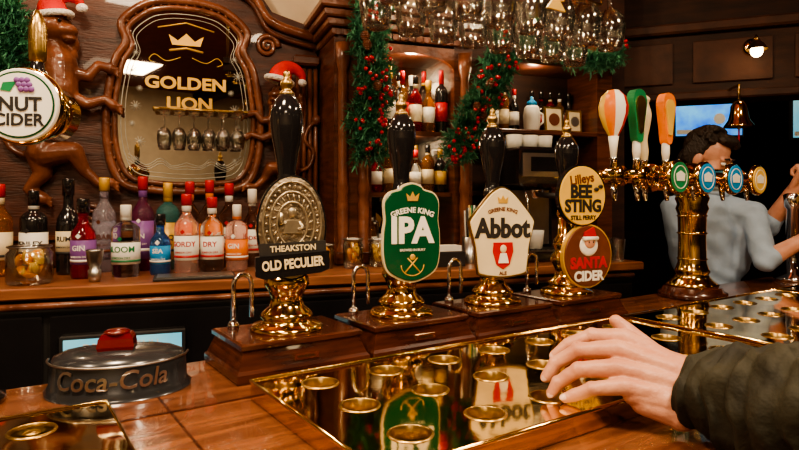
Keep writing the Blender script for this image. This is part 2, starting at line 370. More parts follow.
# ---------------------------------------------------------------- beer font (brass T tower)
def tap(b,M,handle,badge,hm=None):
    b.lathe([(.02,0),(.024,.01),(.024,.05),(.03,.055),(.03,.062)],BRASS,M@RX(90),20)
    if badge:
        b.lathe([(.05,.06),(.055,.062),(.055,.074),(.048,.078)],BRASS,M@RX(90),32); b.prism(circ(.048,32),-.081,-.076,badge,M)
        b.prism([(-.02,-.012),(.02,-.012),(.024,.01),(0,.02),(-.024,.01)],-.083,-.08,WHITE,M)
        b.tube([(.036*cos(a),-.081,.036*sin(a)) for a in [2*pi*i/28 for i in range(28)]],.0014,WHITE,M,6,True)
    b.tube([(0,-.03,-.02),(0,-.032,-.05),(0,-.035,-.075)],[.012,.009,.006],CHROME,M)
    if handle: b.lathe([(.012,.02),(.01,.05),(.013,.055)],CHROME,M@T(0,-.03,0),14)
    if handle=='balloon':
        b.lathe([(.008,.05),(.012,.09),(.016,.12)],WHITE,M@T(0,-.03,0),16)
        prof=[(.014,.12),(.03,.15),(.042,.185),(.044,.21),(.036,.24),(.018,.258),(.001,.262)]
        for k in range(8):
            vs=[];fs=[]
            for r,z in prof:
                for i in range(4): a=2*pi*(k*3+i)/24; vs.append((r*cos(a),r*sin(a)-.03,z))
            for j in range(len(prof)-1):
                for i in range(3): fs.append((j*4+i,j*4+i+1,j*4+5+i,j*4+4+i))
            b.add(vs,fs,[ORANGE,WHITE,RED,YELLOW][k%4],True,M)
    elif handle=='paddle':
        b.lathe([(.009,.05),(.013,.08),(.012,.12)],WHITE,M@T(0,-.03,0),14)
        o=catmull([(-.012,.11),(-.02,.15),(-.03,.2),(-.034,.24),(-.02,.265),(0,.27),(.022,.262),(.034,.235),(.026,.19),(.018,.15),(.012,.11)],3)
        b.prism(o,-.045,-.018,hm,M); b.prism([(x*.7,.2+(z-.2)*.7) for x,z in o],-.049,-.044,YELLOW if hm is ORANGE else BRASSD,M)
    elif handle=='turned':
        b.lathe(catmull([(.009,.05),(.013,.08),(.010,.12),(.017,.16),(.022,.2),(.014,.235),(.018,.25),(.003,.265)],4,False),hm,M@T(0,-.03,0),18)
b=B()
b.lathe([(.108,0),(.112,.006),(.112,.018),(.1,.024),(.095,.036),(.084,.04)],WOODB,seg=40)
b.lathe([(.084,.04),(.086,.046),(.074,.055),(.062,.066),(.052,.08),(.058,.09),(.054,.1),(.047,.12),(.045,.2),(.047,.29),(.054,.31),(.049,.325),(.056,.345),(.05,.36),(.044,.38)],BRASS,seg=36)
for z in(.13,.22,.28): b.lathe([(.046,z),(.051,z+.004),(.046,z+.008)],BRASS,seg=36,caps=False)
H=.412
b.tube([(-.24,0,H),(.29,0,H)],.042,BRASS,seg=28)
for x in(-.24,.29): 
    s=-1 if x<0 else 1
    b.tube([(x,0,H),(x+s*.006,0,H),(x+s*.012,0,H),(x+s*.022,0,H),(x+s*.03,0,H)],[.046,.048,.046,.03,.008],BRASS,seg=28)
b.ell((0,0,H),(.062,.054,.058),BRASS)
b.tube([(-.5,0,H),(-.24,0,H)],.02,BRASS,seg=20)
tap(b,T(-.48,0,H),'balloon',None)
tap(b,T(-.38,-.01,H),'paddle',None,GREEN2)
tap(b,T(-.31,.01,H),'turned',None,CREAM)
tap(b,T(-.24,-.02,H),'paddle',GREEN2,ORANGE)
tap(b,T(-.08,-.02,H),None,BLUE)
tap(b,T(.10,-.02,H),None,BLUE)
tap(b,T(.27,-.02,H),None,YELLOW)
b.obj('beer_font_tower',MB@T(1.66,.1,0.0005))
b=B()
b.lathe([(.07,0),(.07,.015),(.03,.03),(.026,.1),(.024,.3),(.034,.31),(.036,.36),(.02,.38)],CHROME)
b.tube([(0,0,.34),(0,-.08,.34),(0,-.09,.3)],.012,BRASS)
b.lathe([(.009,.35),(.012,.4),(.016,.46),(.018,.48),(.01,.5)],BRASS,T(0,-.04,0),14)
b.prism(circ(.045,32,0,.34),-.1,-.088,YELLOW)
b.obj('beer_font_tower',MB@T(2.42,.1,0.0005))
# cider font at the left edge
b=B()
b.lathe([(.05,0),(.05,.012),(.03,.02),(.014,.03),(.013,.3),(.018,.36),(.020,.42),(.03,.45)],BLACK)
Hc=.487; D=T(.116,0,0)@RZ(8)
b.tube([(0,0,.44),(.05,.01,.47),(.116,.02,Hc)],.018,BRASS)
b.tube([(0,.05,Hc),(0,.045,Hc),(0,-.05,Hc)],[.03,.048,.048],BRASS,D,seg=36)
b.tube([(0,-.045,Hc),(0,-.055,Hc),(0,-.065,Hc)],[.057,.062,.058],BRASS,D,seg=40)
Fm=D@T(0,-.067,Hc)
b.prism(circ(.057,40),-.005,.002,WHITE,Fm,.03)
b.prism(circ(.052,40),-.006,-.004,GREEN,Fm); b.prism(circ(.049,40),-.0068,-.004,WHITE,Fm)
b.text('NUT',.030,BLACKM,Fm@T(.002,-.0072,.0),off=.0008); b.text('CIDER',.026,BLACKM,Fm@T(.0,-.0072,-.024),off=.0006)
for i in range(9): b.ell((-.002+.0075*(i%3)+.003*(i//3),-.008,.038-.007*(i//3)),(.0048,.002,.0048),PURPLE,Fm,10,6)
b.prism([(-.002,.036),(-.022,.034),(-.026,.022),(-.012,.02)],-.0078,-.0066,GREEN2,Fm)
b.lathe([(.014,.0),(.016,.02),(.011,.03),(.009,.06)],BLACK,T(.10,.02,Hc+.045),18)
b.lathe([(.009,.04),(.013,.045),(.014,.06),(.014,.10),(.01,.115),(.004,.13)],BRASSD,T(.10,.02,Hc+.045),18)
b.obj('cider_font_tower',T(-.715,1.0,BARZ+.0005))

# ---------------------------------------------------------------- drink caddy with script lettering
b=B()
R=.115
prof=[(R+.006,0.0005),(R+.008,.008),(R,.016),(R-.002,.055),(R-.008,.066),(R-.03,.075),(R-.06,.08),(.001,.081)]
n=40;vs=[];fs=[]
for r,z in prof:
    for i in range(n+1):
        a=pi+pi*i/n; vs.append((r*cos(a),r*.8*sin(a)+.03,z))
k=n+1
for j in range(len(prof)-1):
    for i in range(n): fs.append((j*k+i,j*k+i+1,(j+1)*k+i+1,(j+1)*k+i))
fs.append(tuple(j*k for j in range(len(prof)))+tuple(j*k+n for j in range(len(prof)))[::-1])
fs.append(tuple(range(n+1)))
b.add(vs,fs,GUN,True)
b.tube([(R*1.01*cos(a),R*.81*sin(a)+.03,.060) for a in [pi+pi*i/30 for i in range(31)]],.002,STEEL)
b.text('Coca-Cola',.045,STEEL,T(0,.03,.036)@S(1,.81,1)@Matrix(((1,0,.15,0),(0,1,0,0),(0,0,1,0),(0,0,0,1))),off=.0004,cyl=.1165)
b.rects([(.056,.04,.078),(.06,.042,.084),(.056,.038,.098),(.046,.03,.106)],REDG); b.lathe([(.02,.104),(.022,.108),(.018,.111),(.001,.112)],REDG,seg=20)
b.obj('drinks_mat_dispenser',MB@T(-.192,.085,0)@RZ(-18))

# ---------------------------------------------------------------- back bar
b=B()
b.box(-1.2,2.15,0,.62,KZ-.032,KZ,WOODK,bev=.004)
b.box(-1.2,2.12,.03,.6,0,KZ-.032,BLACKM)
for i,x in enumerate([-.9,-.38,.12,.62,1.12,1.62]):
    b.box(x,x+.48,.008,.03,.12,1.1,BLACK,bev=.004)
    b.tube([(x+.06,.0,1.0),(x+.06,-.02,1.0),(x+.06,-.02,.7),(x+.06,.0,.7)],.006,STEEL)
b.tube([(-1.2,.0,KZ-.05),(2.1,.0,KZ-.05)],.01,WOODC)
b.obj('back_bar_counter',MK)
b=B(); b.box(.145,.47,-.012,.007,.93,1.045,BLACKM,bev=.003); b.prism([(.155,.94),(.46,.94),(.46,1.035),(.155,1.035)],-.016,-.012,SCREENC)
b.text('DRINKS MENU',.03,WHITE,T(.3,-.0165,1.01)); 
for i in range(4): b.box(.17+.07*i,.22+.07*i,-.018,-.0161,.95,.985,[BLUE,WHITE,RED,BLUE][i])
b.obj('menu_screen',MK)

# wood panelling behind bottles
b=B()
top=[(-1.1,1.181),(-1.1,2.5),(-.2,2.5),(.1,2.4),(.48,2.36),(.72,2.28),(.8,2.17),(.98,2.12),(.98,1.181)]
b.prism(top,.555,.62,WOODP)
b.box(-1.1,.98,.53,.56,KZ+.001,KZ+.09,WOOD,bev=.008); b.box(-1.1,.98,.525,.56,KZ+.1,KZ+.115,WOODC)
pp=catmull([(-.2,.545,2.46),(.1,.545,2.36),(.48,.545,2.32),(.7,.545,2.25),(.79,.545,2.13),(.97,.545,2.08)],6,False)
b.tube(pp,.02,WOODC); b.tube([(x,y-.01,z-.045) for x,y,z in pp],.01,WOOD)
def scroll(cx,cz,r,dr,turns,s=1):
    pts=[(cx+s*(r-dr*t)*cos(t),.548,cz+(r-dr*t)*sin(t)) for t in [turns*2*pi*i/40 for i in range(41)] if r-dr*t>.004]
    b.tube(pts,[.012*(1-.5*i/len(pts)) for i in range(len(pts))],WOODC,seg=8)
for cx,cz,s in((.78,2.03,1),(.80,1.36,1),(.155,1.36,-1),(-.16,1.36,1)): scroll(cx,cz,.045,.0032,2,s)
for i in range(4): b.tube([(.90+i*.024,.54,1.3),(.90+i*.024,.54,1.95)],.009,WOODC)
b.box(.88,.98,.5,.56,1.181,1.29,WOOD,bev=.008); b.box(.88,.98,.51,.56,1.96,2.0,WOOD,bev=.008)
b.obj('carved_wood_panelling',MK)

# mirror
half=[(0,.323),(.07,.318),(.133,.297),(.195,.235),(.182,.17),(.215,.10),(.238,-.05),(.232,-.2),(.19,-.3),(.09,-.322),(0,-.326)]
full=half+[(-x,z) for x,z in half[-2:0:-1]]
mo=catmull(full,5)
b=B()
b.prism([(x*1.16,z*1.11) for x,z in mo],-.005,.019,WOODC); b.prism(mo,-.010,-.004,MIRROR)
b.tube([(x*1.025,-.012,z*1.018) for x,z in mo],.010,WOODC,closed=True); b.tube([(x*1.14,-.012,z*1.10) for x,z in mo],.015,WOODC,closed=True)
for i,(x,z) in enumerate(mo[::2]): b.ell((x*1.085,-.010,z*1.06),(.008,.008,.008),WOODC,None,8,5)
b.tube([(x*.94,-.0102,z*.95) for x,z in mo],.0016,ETCH,closed=True,seg=6); b.tube([(x*.88,-.0102,z*.90) for x,z in mo],.0010,ETCH,closed=True,seg=6)
b.text('GOLDEN',.062,GOLD,T(0,-.0112,.045)@S(1.15,1,1),off=.0022); b.text('LION',.062,GOLD,T(.012,-.0112,-.03)@S(1.15,1,1),off=.0022)
b.prism([(-.05,.19),(.05,.19),(.062,.228),(.03,.207),(.0,.235),(-.03,.207),(-.062,.228)],-.0115,-.0105,GOLD)
b.tube([(-.06,-.011,.168),(0,-.011,.18),(.06,-.011,.168)],.004,GOLD); b.tube([(-.1,-.011,.25),(0,-.011,.275),(.1,-.011,.25)],.0025,GOLD)
for sx in(-1,1):
    for k in range(7):
        x=sx*(.175+.015*sin(k*2.1)); z=.15-k*.065
        for i in range(5):
            a=pi*i/5; r=.020 if k%2 else .012; b.tube([(x-r*cos(a),-.0108,z-r*sin(a)),(x+r*cos(a),-.0108,z+r*sin(a))],.0010,ETCH,seg=5)
    for q in range(3):
        b.tube(catmull([(sx*.2,-.0108,-.22-.012*q),(sx*.14,-.0108,-.26-.008*q),(sx*.09,-.0108,-.235-.01*q),(sx*.05,-.0108,-.262-.006*q),(0,-.0108,-.25-.012*q)],5,False),.0013,ETCH,seg=5)
    b.tube(catmull([(sx*.02,-.0108,.145),(sx*.07,-.0108,.128),(sx*.11,-.0108,.15),(sx*.13,-.0108,.13),(sx*.11,-.0108,.118)],5,False),.0014,GOLD,seg=5)
b.obj('etched_pub_mirror',MK@T(.477,.535,1.81))

# carved lions
def lion(s,M):
    P=lambda x,z,y=-.03:(s*x,y,z)
    caps=[]
    caps+=chain([P(-.01,.2),P(.015,.12,-.045),P(.02,.04,-.05),P(0,-.06,-.04),P(-.03,-.15,-.04)],[.045,.058,.055,.036,.045])
    caps+=chain([P(.04,.10,-.05),P(.1,.09,-.05),P(.13,.13,-.05),P(.165,.12,-.05)],[.026,.018,.014,.018])
    caps+=chain([P(.04,.03,-.05),P(.1,.0,-.06),P(.15,.02,-.05),P(.175,.0,-.05)],[.024,.018,.014,.018])
    caps+=chain([P(-.02,-.16,-.04),P(.06,-.15,-.055),P(.09,-.21,-.05),P(.13,-.25,-.05),P(.165,-.25,-.05)],[.045,.03,.019,.014,.018])
    caps+=chain([P(-.04,-.16,-.03),P(-.03,-.22,-.03),P(-.07,-.27,-.03),P(-.03,-.3,-.03)],[.04,.027,.016,.02])
    t=catmull([P(-.06,-.17),P(-.12,-.14),P(-.14,-.06),P(-.10,.0),P(-.12,.07),P(-.15,.1)],4,False)
    caps+=chain(t,[.010]*len(t)); ells=[(P(-.155,.11),(.022,.02,.03))]
    for x,z in((.165,.12),(.175,.0),(.165,-.25),(-.03,-.3)):
        for q in(-1,0,1): caps.append((P(x,z,-.05 if x>0 else -.03),.009,P(x+.024,z-.012+q*.013,-.055 if x>0 else -.035),.005))
    ells+=[(P(.0,.235,-.06),(.05,.045,.045)),(P(.045,.225,-.07),(.032,.03,.022)),(P(.0,.2,-.03),(.07,.04,.075)),(P(.05,.2,-.07),(.022,.02,.010)),(P(-.02,.28,-.06),(.012,.01,.016)),(P(.02,.28,-.06),(.012,.01,.016))]
    for i in range(16):
        a=2*pi*i/16; ells.append((P(-.01+.07*cos(a),.19+.085*sin(a),-.04),(.016,.02,.024)))
    for i in range(14): ells.append((P(-.02+.035*sin(i*2.3),.16-.016*i,-.078+.002*i),(.014,.015,.018)))
    vs,fs=fuse(caps,ells,.0042,1)
    b=B(); b.add(vs,fs,WOODC)
    b.ell(P(.03,.248,-.098),(.006,.005,.006),BLACK,None,8,6)
    return b.obj('carved_lion',M)
lion(1,MK@T(.04,.558,1.755)@S(1.10,1.35,1.10))
lion(-1,MK@T(.84,.555,1.66)@S(.85,1,.75))
def hat(M):
    b=B()
    p=catmull([(0,0,0),(.0,0,.04),(.02,0,.075),(.055,0,.08),(.085,0,.06),(.095,0,.035)],4,False)
    n=len(p); b.tube(p,[.055*(1-.82*i/(n-1)) for i in range(n)],REDF,seg=18)
    b.tube([(.054*cos(a),.054*sin(a),.0) for a in [2*pi*i/24 for i in range(24)]],.014,FUR,closed=True)
    b.ell((.095,0,.025),(.02,.02,.02),FUR)
    b.obj('santa_hat',M)
hat(MK@T(.05,.46,2.05)@RY(-10)@S(.95,.8,.8)); hat(MK@T(.815,.46,1.88)@RY(14)@S(.9,.8,.75))

# display cabinet
b=B()
x0,x1=.99,1.56; f=.3
b.box(x0,x0+.145,f,.62,KZ+.001,2.08,WOOD); b.box(x1-.08,x1,f,.62,KZ+.001,2.08,WOOD)
b.box(x0,x1,.6,.618,KZ+.001,2.08,WOODC)
b.box(x0+.145,x1-.08,.592,.6,KZ+.05,2.0,MIRROR)
for z in(1.45,1.69): b.box(x0+.14,x1-.075,f+.02,.6,z-.018,z,WOOD)
b.box(x0+.14,x1-.075,f+.02,.6,2.0,2.02,WOOD)
for w,z0,z1 in((.01,2.03,2.06),(.03,2.06,2.09),(.045,2.09,2.12),(.06,2.12,2.15)): b.box(x0-w,x1+w,f-w,.62,z0,z1,WOODC,bev=.006)
for i in range(18): b.box(x0+.0+i*.032,x0+.016+i*.032,f-.022,f,2.03,2.05,WOODC)
b.tube(catmull([(x0-.04,f-.03,2.17),(x0+.1,f-.03,2.2),(x0+.2,f-.03,2.27),(x0+.23,f-.03,2.33)],6,False),.022,WOODC)
b.tube(catmull([(x1+.04,f-.03,2.17),(x1-.1,f-.03,2.2),(x1-.2,f-.03,2.27),(x1-.23,f-.03,2.33)],6,False),.022,WOODC)
for x in(x0+.03,x0+.11,x1-.04):
    b.lathe([(.026,KZ+.02),(.026,KZ+.06),(.018,KZ+.08),(.022,1.4),(.018,1.44),(.024,1.46),(.018,1.5),(.017,1.9),(.026,1.94),(.028,2.0)],WOODC,T(x,f-.012,0),16)
b.box(x0,x1,f-.04,f,KZ+.001,KZ+.05,WOOD,bev=.006)
cxx=(x0+.145+x1-.08)/2; hw=(x1-.08-x0-.145)/2
ar=[(x0+.145,2.02),(x0+.145,1.93)]+[(cxx-hw*cos(a),1.93+.06*sin(a)) for a in [pi*i/12 for i in range(1,12)]]+[(x1-.08,1.93),(x1-.08,2.02)]
b.prism(ar[::-1],f,f+.02,WOODC)
b.obj('carved_display_cabinet',MK)

# right hand shelving
b=B()
b.box(1.66,2.28,.56,.62,KZ+.001,2.5,WOODD)
b.box(1.66,2.28,.34,.56,1.70,1.72,WOOD,bev=.004); b.box(1.66,2.28,.34,.56,2.0,2.03,WOOD,bev=.004); b.box(1.66,2.28,.32,.36,2.02,2.1,WOODC,bev=.008)
b.box(1.66,1.69,.36,.56,1.72,2.0,WOOD); b.box(2.2,2.28,.34,.56,KZ+.001,2.0,WOOD); b.box(1.9,1.93,.36,.56,1.46,1.7,WOOD)
b.box(1.66,2.2,.4,.56,1.44,1.46,WOOD)
b.obj('wooden_shelf_unit',MK)

# ---------------------------------------------------------------- bottles
def bottle(t,v,h,r,g,lab=None,cap=BLACK,txt=None,tm=None,z=KZ,style=0,name='spirit_bottle',ly=.33,lh=.3,M0=MK):
    b=B()
    if style==0: pr=[(.001,0),(r*.92,0),(r,.01),(r,h*.58),(r*.95,h*.63),(r*.6,h*.70),(r*.36,h*.75),(r*.33,h*.88),(r*.4,h*.885),(r*.4,h*.9)]
    elif style==1: pr=[(.001,0),(r*.92,0),(r,.01),(r*1.0,h*.5),(r*.93,h*.58),(r*.55,h*.66),(r*.42,h*.7),(r*.4,h*.84),(r*.45,h*.86)]
    else: pr=[(.001,0),(r*.9,0),(r*.95,.01),(r*1.0,h*.62),(r*.97,h*.68),(r*.7,h*.73),(r*.36,h*.76),(r*.36,h*.86)]
    b.lathe([(a,c+.0005) for a,c in pr],g,seg=24)
    zt=pr[-1][1]; rr=pr[-1][0]*1.12
    b.lathe([(rr,zt-.012*h/.3),(rr,h*.985),(rr*.9,h),(.001,h)],cap,seg=18)
    if lab:
        z0=h*(ly-lh/2);z1=h*(ly+lh/2)
        b.lathe([(r*1.0,z0),(r*1.015,z0),(r*1.015,z1),(r*1.0,z1)],lab,seg=24,caps=False)
        b.lathe([(r*.36,h*.78),(r*.4,h*.78),(r*.4,h*.85)],lab,seg=18,caps=False)
    if txt:
        b.text(txt,r*.62,tm or BLACKM,T(0,0,h*ly+.012),off=.0004,cyl=r*1.02); b.text('LONDON DRY',r*.22,tm or BLACKM,T(0,0,h*ly-.014),cyl=r*1.02)
        b.lathe([(r*1.02,h*(ly-.12)),(r*1.025,h*(ly-.12)),(r*1.025,h*(ly-.09)),(r*1.02,h*(ly-.09))],tm or BLACKM,seg=24,caps=False)
        b.prism([(-.008,0),(0,-.008),(.008,0),(0,.008)],-.001,.001,tm or BLACKM,T(0,-r*1.02,h*(ly+.2)))
    b.obj(name,M0@T(t,v,z)@RZ(-random.uniform(14,26)))
bottle(.018,.32,.27,.040,BLACK,WHITE,BLACK,'HENLEY',style=2,lh=.36)
bottle(.114,.33,.31,.036,BLACK,CREAM,BLACK,'RUM',style=1,lh=.24)
bottle(.215,.37,.315,.037,G_LAV,G_LAV,GOLD,'RHUBARB',BROWN,lh=.4)
bottle(.175,.2,.245,.036,G_RED,PURPLE,BLACK,'GIN',WHITE,style=1)
bottle(.295,.2,.225,.042,G_CLEAR,WHITE,WHITE,'BLOOM',GREEN2,style=2)
bottle(.335,.36,.320,.036,G_PURP,PURPLE,RED,'GIN',WHITE,lh=.4)
bottle(.395,.22,.195,.032,G_BLUE,BLUE,BLACK,'SEA',WHITE,style=1)
bottle(.415,.37,.30,.039,G_TEAL,GOLD,GOLD,'TANQ',BLACKM,style=2,lh=.42)
bottle(.487,.37,.305,.036,G_CLEAR,ORANGE,RED,'PINK',WHITE)
bottle(.475,.2,.26,.038,G_PINK,WHITE,RED,'GORDY',RED)
bottle(.553,.36,.31,.035,G_CLEAR,ORANGE,RED,'GIN',WHITE,lh=.35)
bottle(.555,.22,.25,.038,G_CLEAR,WHITE,RED,'DRY',RED)
bottle(.620,.36,.30,.036,G_CLEAR,WHITE,RED,'GIN',RED)
bottle(.635,.22,.225,.037,G_PINK,ORANGE,WHITE,'GIN',WHITE,style=2)
bottle(.70,.35,.28,.033,G_CLEAR,WHITE,WHITE,'VODKA',RED,style=1)
bottle(.775,.34,.27,.034,G_CLEAR,WHITE,GOLD,'TEQ',BLACKM)
bottle(.85,.36,.24,.034,G_AMB,CREAM,BLACK,'RUM')
bottle(-.08,.34,.29,.036,G_AMB,CREAM,RED,'RYE')
bottle(-.17,.32,.27,.036,G_CLEAR,WHITE,BLACK,'GIN')
gl=[G_AMB,BLACK,G_CLEAR,G_RED,G_AMB,BLACK,G_CLEAR]
for i in range(6):
    bottle(1.17+i*.056,.36,.21+.015*((i*3)%4),.026,gl[i],[CREAM,WHITE,RED][i%3],[BLACK,GOLD,RED][i%3],None,z=1.69,style=i%3)
for i in range(5):
    bottle(1.195+i*.056,.47,.25+.01*((i*2)%3),.025,gl[(i+2)%7],[WHITE,YELLOW,CREAM][i%3],[WHITE,RED,BLACK][i%3],None,z=1.69,style=(i+1)%3)
for i in range(6):
    bottle(1.175+i*.055,.37,.17+.012*((i*2)%3),.025,gl[(i+3)%7],[WHITE,CREAM,YELLOW][i%3],[RED,BLACK,GOLD][i%3],None,z=1.45,style=(i+1)%3)
for i in range(4):
    bottle(1.2+i*.06,.47,.2,.025,gl[(i+1)%7],[CREAM,WHITE][i%2],[BLACK,GOLD][i%2],None,z=1.45,style=i%3)
for i in range(4):
    bottle(1.97+i*.055,.48,.19,.023,gl[(i+2)%7],WHITE,BLACK,None,z=1.46,style=i%3)
for i in range(4):
    bottle(1.715+i*.052,.50,.22-.02*(i%2),.023,gl[(i+5)%7],[CREAM,WHITE][i%2],[BLACK,RED][i%2],None,z=1.72,style=i%3)
for i in range(5): bottle(1.97+i*.05,.51,.2,.022,gl[(i+1)%7],[WHITE,RED,CREAM][i%3],BLACK,None,z=1.72,style=i%3)
for i in range(5): bottle(1.17+i*.06,.42,.2+.02*(i%2),.026,gl[i],WHITE,[BLACK,RED][i%2],None,style=i%3)

def jar(t,v,r,h,nm='fruit_jar',fr=FRUIT):
    b=B()
    b.lathe([(.001,.001),(r*.9,.001),(r,.012),(r,h*.8),(r*.85,h*.9),(r*.9,h),(r*.86,h),(r*.8,h*.9),(r*.93,h*.78),(r*.93,.014),(.001,.008)],GLASS,caps=False)
    b.tube([(r*.92*cos(a),r*.92*sin(a),h*.97) for a in [2*pi*i/20 for i in range(20)]],.003,STEEL,closed=True,seg=8)
    random.seed(int(t*100))
    for i in range(26):
        a=random.random()*6.28; rr=random.uniform(.2,.6)*r; zz=random.uniform(.12,.72)*h
        b.lathe([(r*.28,-.003),(r*.3,0),(r*.28,.003)],[fr,YELLOW][i%2],T(rr*cos(a),rr*sin(a),zz+.004)@RX(random.uniform(30,120))@RY(random.uniform(0,90)),14)
    b.obj(nm,MK@T(t,v,KZ))
jar(.05,.11,.060,.11); jar(1.03,.18,.036,.105); jar(1.13,.2,.036,.1,fr=YELLOW); jar(.93,.2,.036,.085)
b=B(); b.lathe([(.03,.001),(.03,.1),(.027,.1),(.027,.006)],STEEL,caps=False)
b.lathe([(.03,.001),(.001,.001)],STEEL,caps=False)
for i in range(14):
    a=i*2.4; r=.02*math.sqrt(i/14); b.tube([(r*cos(a)*.8,r*sin(a)*.8,.006),(r*cos(a)*1.3,r*sin(a)*1.3,.2+.01*(i%3))],.003,[BLACKM,WHITE,GREEN2,YELLOW][i%4],seg=6)
b.obj('straw_holder',MK@T(1.49,.18,KZ))
b=B(); b.rects([(.11,.08,0.0005),(.11,.08,.05),(.1,.07,.055)],BLACKM); b.box(-.045,.045,-.03,.03,.055,.075,WHITE); b.obj('napkin_caddy',MK@T(1.37,.13,KZ))
b=B()
b.box(-.12,.12,-.06,.06,.0005,.008,BLACKM,bev=.002); b.box(-.11,.11,-.05,.05,.008,.011,STEEL); b.obj('bar_mat',MK@T(.5,.085,KZ))
def tumbler(M):
    b=B(); b.lathe([(.001,.001),(.024,.001),(.031,.085),(.029,.085),(.023,.008),(.001,.008)],GLASS,caps=False,seg=20); b.obj('tumbler_glass',M)
for i in range(3): tumbler(MK@T(1.95+i*.067,.07,KZ))
for i in range(3): tumbler(MK@T(1.98+i*.066,.15,KZ))
for i in range(2): tumbler(MK@T(1.22+i*.07,.2,KZ))
b=B(); b.lathe([(.001,.001),(.02,.001),(.026,.02),(.026,.05),(.018,.055),(.03,.09),(.034,.13),(.034,.135),(.031,.13),(.001,.05)],STEEL,seg=20,caps=False); b.obj('jigger_cup',MK@T(.22,.09,KZ)@S(.7,.7,.7))

# coffee machine
b=B()
b.box(0,.24,0,.22,.0005,.04,BLACK,bev=.006); b.box(0,.24,.14,.22,.04,.42,BLACK,bev=.008); b.box(0,.24,0,.22,.29,.445,BLACK,bev=.012)
b.box(.015,.225,-.004,.0,.33,.42,STEEL); b.box(.05,.19,-.007,-.004,.35,.405,BLACK)
b.box(.02,.22,.01,.13,.04,.046,STEEL)
for i in range(8): b.box(.03+i*.024,.04+i*.024,.015,.125,.046,.049,BLACKM)
b.lathe([(.03,.29),(.03,.27),(.022,.262),(.022,.25),(.01,.245)],CHROME,T(.12,.07,0)); b.tube([(.12,.05,.262),(.12,-.06,.255)],.011,BLACKM)
b.tube([(.03,.02,.3),(.025,-.02,.24),(.03,-.03,.13)],.004,CHROME)
b.lathe([(.024,.046),(.03,.1),(.032,.12),(.03,.12),(.024,.055)],WHITE,T(.12,.07,0),20)
b.box(.02,.22,.13,.141,.06,.28,STEEL)
for i in range(3): b.lathe([(.03,.445),(.034,.5),(.031,.5),(.027,.45)],WHITE,T(.05+i*.07,.12,0),18)
b.obj('coffee_machine',MK@T(1.66,.11,KZ))
def frame(t,w,h,m):
    b=B(); b.box(-w/2,w/2,0,.012,0,h,BRASSD,bev=.003); b.box(-w/2+.012,w/2-.012,-.003,0,.012,h-.012,CREAM); b.prism(circ(w*.28,24,0,h/2),-.005,-.003,m)
    b.box(-.01,.01,.012,.035,0,h*.4,BLACKM); b.obj('picture_frame',MK@T(t,.42,1.721)@RX(-4))
frame(2.03,.1,.12,BROWN); frame(2.14,.08,.11,STEEL)
b=B(); b.lathe([(.001,0),(.035,0),(.04,.01),(.045,.08),(.038,.12),(.03,.13)],WHITE); b.tube([(.04,0,.1),(.065,0,.09),(.068,0,.05),(.044,0,.03)],.006,WHITE); b.lathe([(.03,.13),(.025,.15),(.006,.165),(.008,.175),(.001,.18)],BLUE); b.obj('ceramic_jug',MK@T(1.90,.40,1.7205)@S(.85,.85,.85))
for i in range(2):
    b=B(); b.lathe([(.001,0),(.02,0),(.022,.012),(.05,.045),(.048,.046),(.02,.016),(.001,.012)],WHITE); b.obj('saucer_bowl',MK@T(1.84+i*.2,.44,2.031))

# ---------------------------------------------------------------- wine glasses
b=B()
b.lathe([(.001,0),(.034,0),(.034,.0015),(.01,.004),(.0035,.01),(.003,.075),(.006,.082),(.02,.09),(.033,.108),(.037,.13),(.034,.16),(.029,.185),(.0278,.185),(.0325,.16),(.0355,.13),(.0315,.11),(.018,.093),(.001,.088)],GLASS,caps=False,seg=28)
b.tube([(.0285*cos(a),.0285*sin(a),.185) for a in [2*pi*i/28 for i in range(28)]],.0008,GLASS,closed=True,seg=6)
o=b.obj('wine_glass'); WG=o.data; bpy.data.objects.remove(o)
def wglass(M):
    o=bpy.data.objects.new('wine_glass',WG); COL.objects.link(o); o.matrix_world=M
ZR=2.095-BARZ
for i in range(8): wglass(MB@T(.38+i*.112,.07,ZR)@RX(180)@S(1.2,1.2,1.2))
for i in range(8): wglass(MB@T(.46+i*.112,.27,ZR)@RX(180)@S(1.2,1.2,1.2))
b=B()
for y in(-.01,.17,.35): b.box(.2,1.35,y-.014,y+.014,ZR+.001,ZR+.012,WOODD); b.box(.2,1.35,y-.008,y+.008,ZR+.012,ZR+.04,WOODD)
for y in(.048,.092,.248,.292): b.box(.2,1.35,y-.01,y+.01,ZR-.009,ZR-.005,BRASSD); 
for x in(.2,.75,1.33):
    b.box(x,x+.03,-.03,.37,ZR+.04,ZR+.07,WOODD)
    for y in(.04,.10,.24,.30): b.tube([(x+.015,y,ZR-.007),(x+.015,y,ZR+.05)],.003,BRASSD,seg=6)
for x in(.22,1.34):
    for y in(-.01,.35): b.tube([(x,y,ZR+.06),(x,y,2.75-BARZ)],.008,BRASSD)
b.prism([(0,0),(.03,-.03),(.012,-.03),(.04,-.06),(.015,-.06),(.045,-.095),(-.045,-.095),(-.015,-.06),(-.04,-.06),(-.012,-.03),(-.03,-.03)],-.003,.003,YELLOW,T(.80,-.04,ZR-.125)@S(.75,1,.75))
b.tube([(.80,-.04,ZR-.125),(.80,-.04,ZR+.05)],.001,WHITE,seg=5); b.box(.785,.815,-.05,.0,ZR+.03,ZR+.04,WOODD)
b.obj('wine_glass_rack',MB)
for i in range(6): wglass(MK@T(.40+i*.052,.47,1.745)@RX(180)@S(.7,.7,.72))  # modelled glasses hung before the mirror, standing in for reflected ones
b=B()
for i in range(7): b.box(.367+i*.052,.383+i*.052,.44,.524,1.747,1.752,BRASSD)
b.tube([(.36,.5,1.757),(.71,.5,1.757)],.005,BRASSD); b.obj('mirror_reflection_rack',MK)

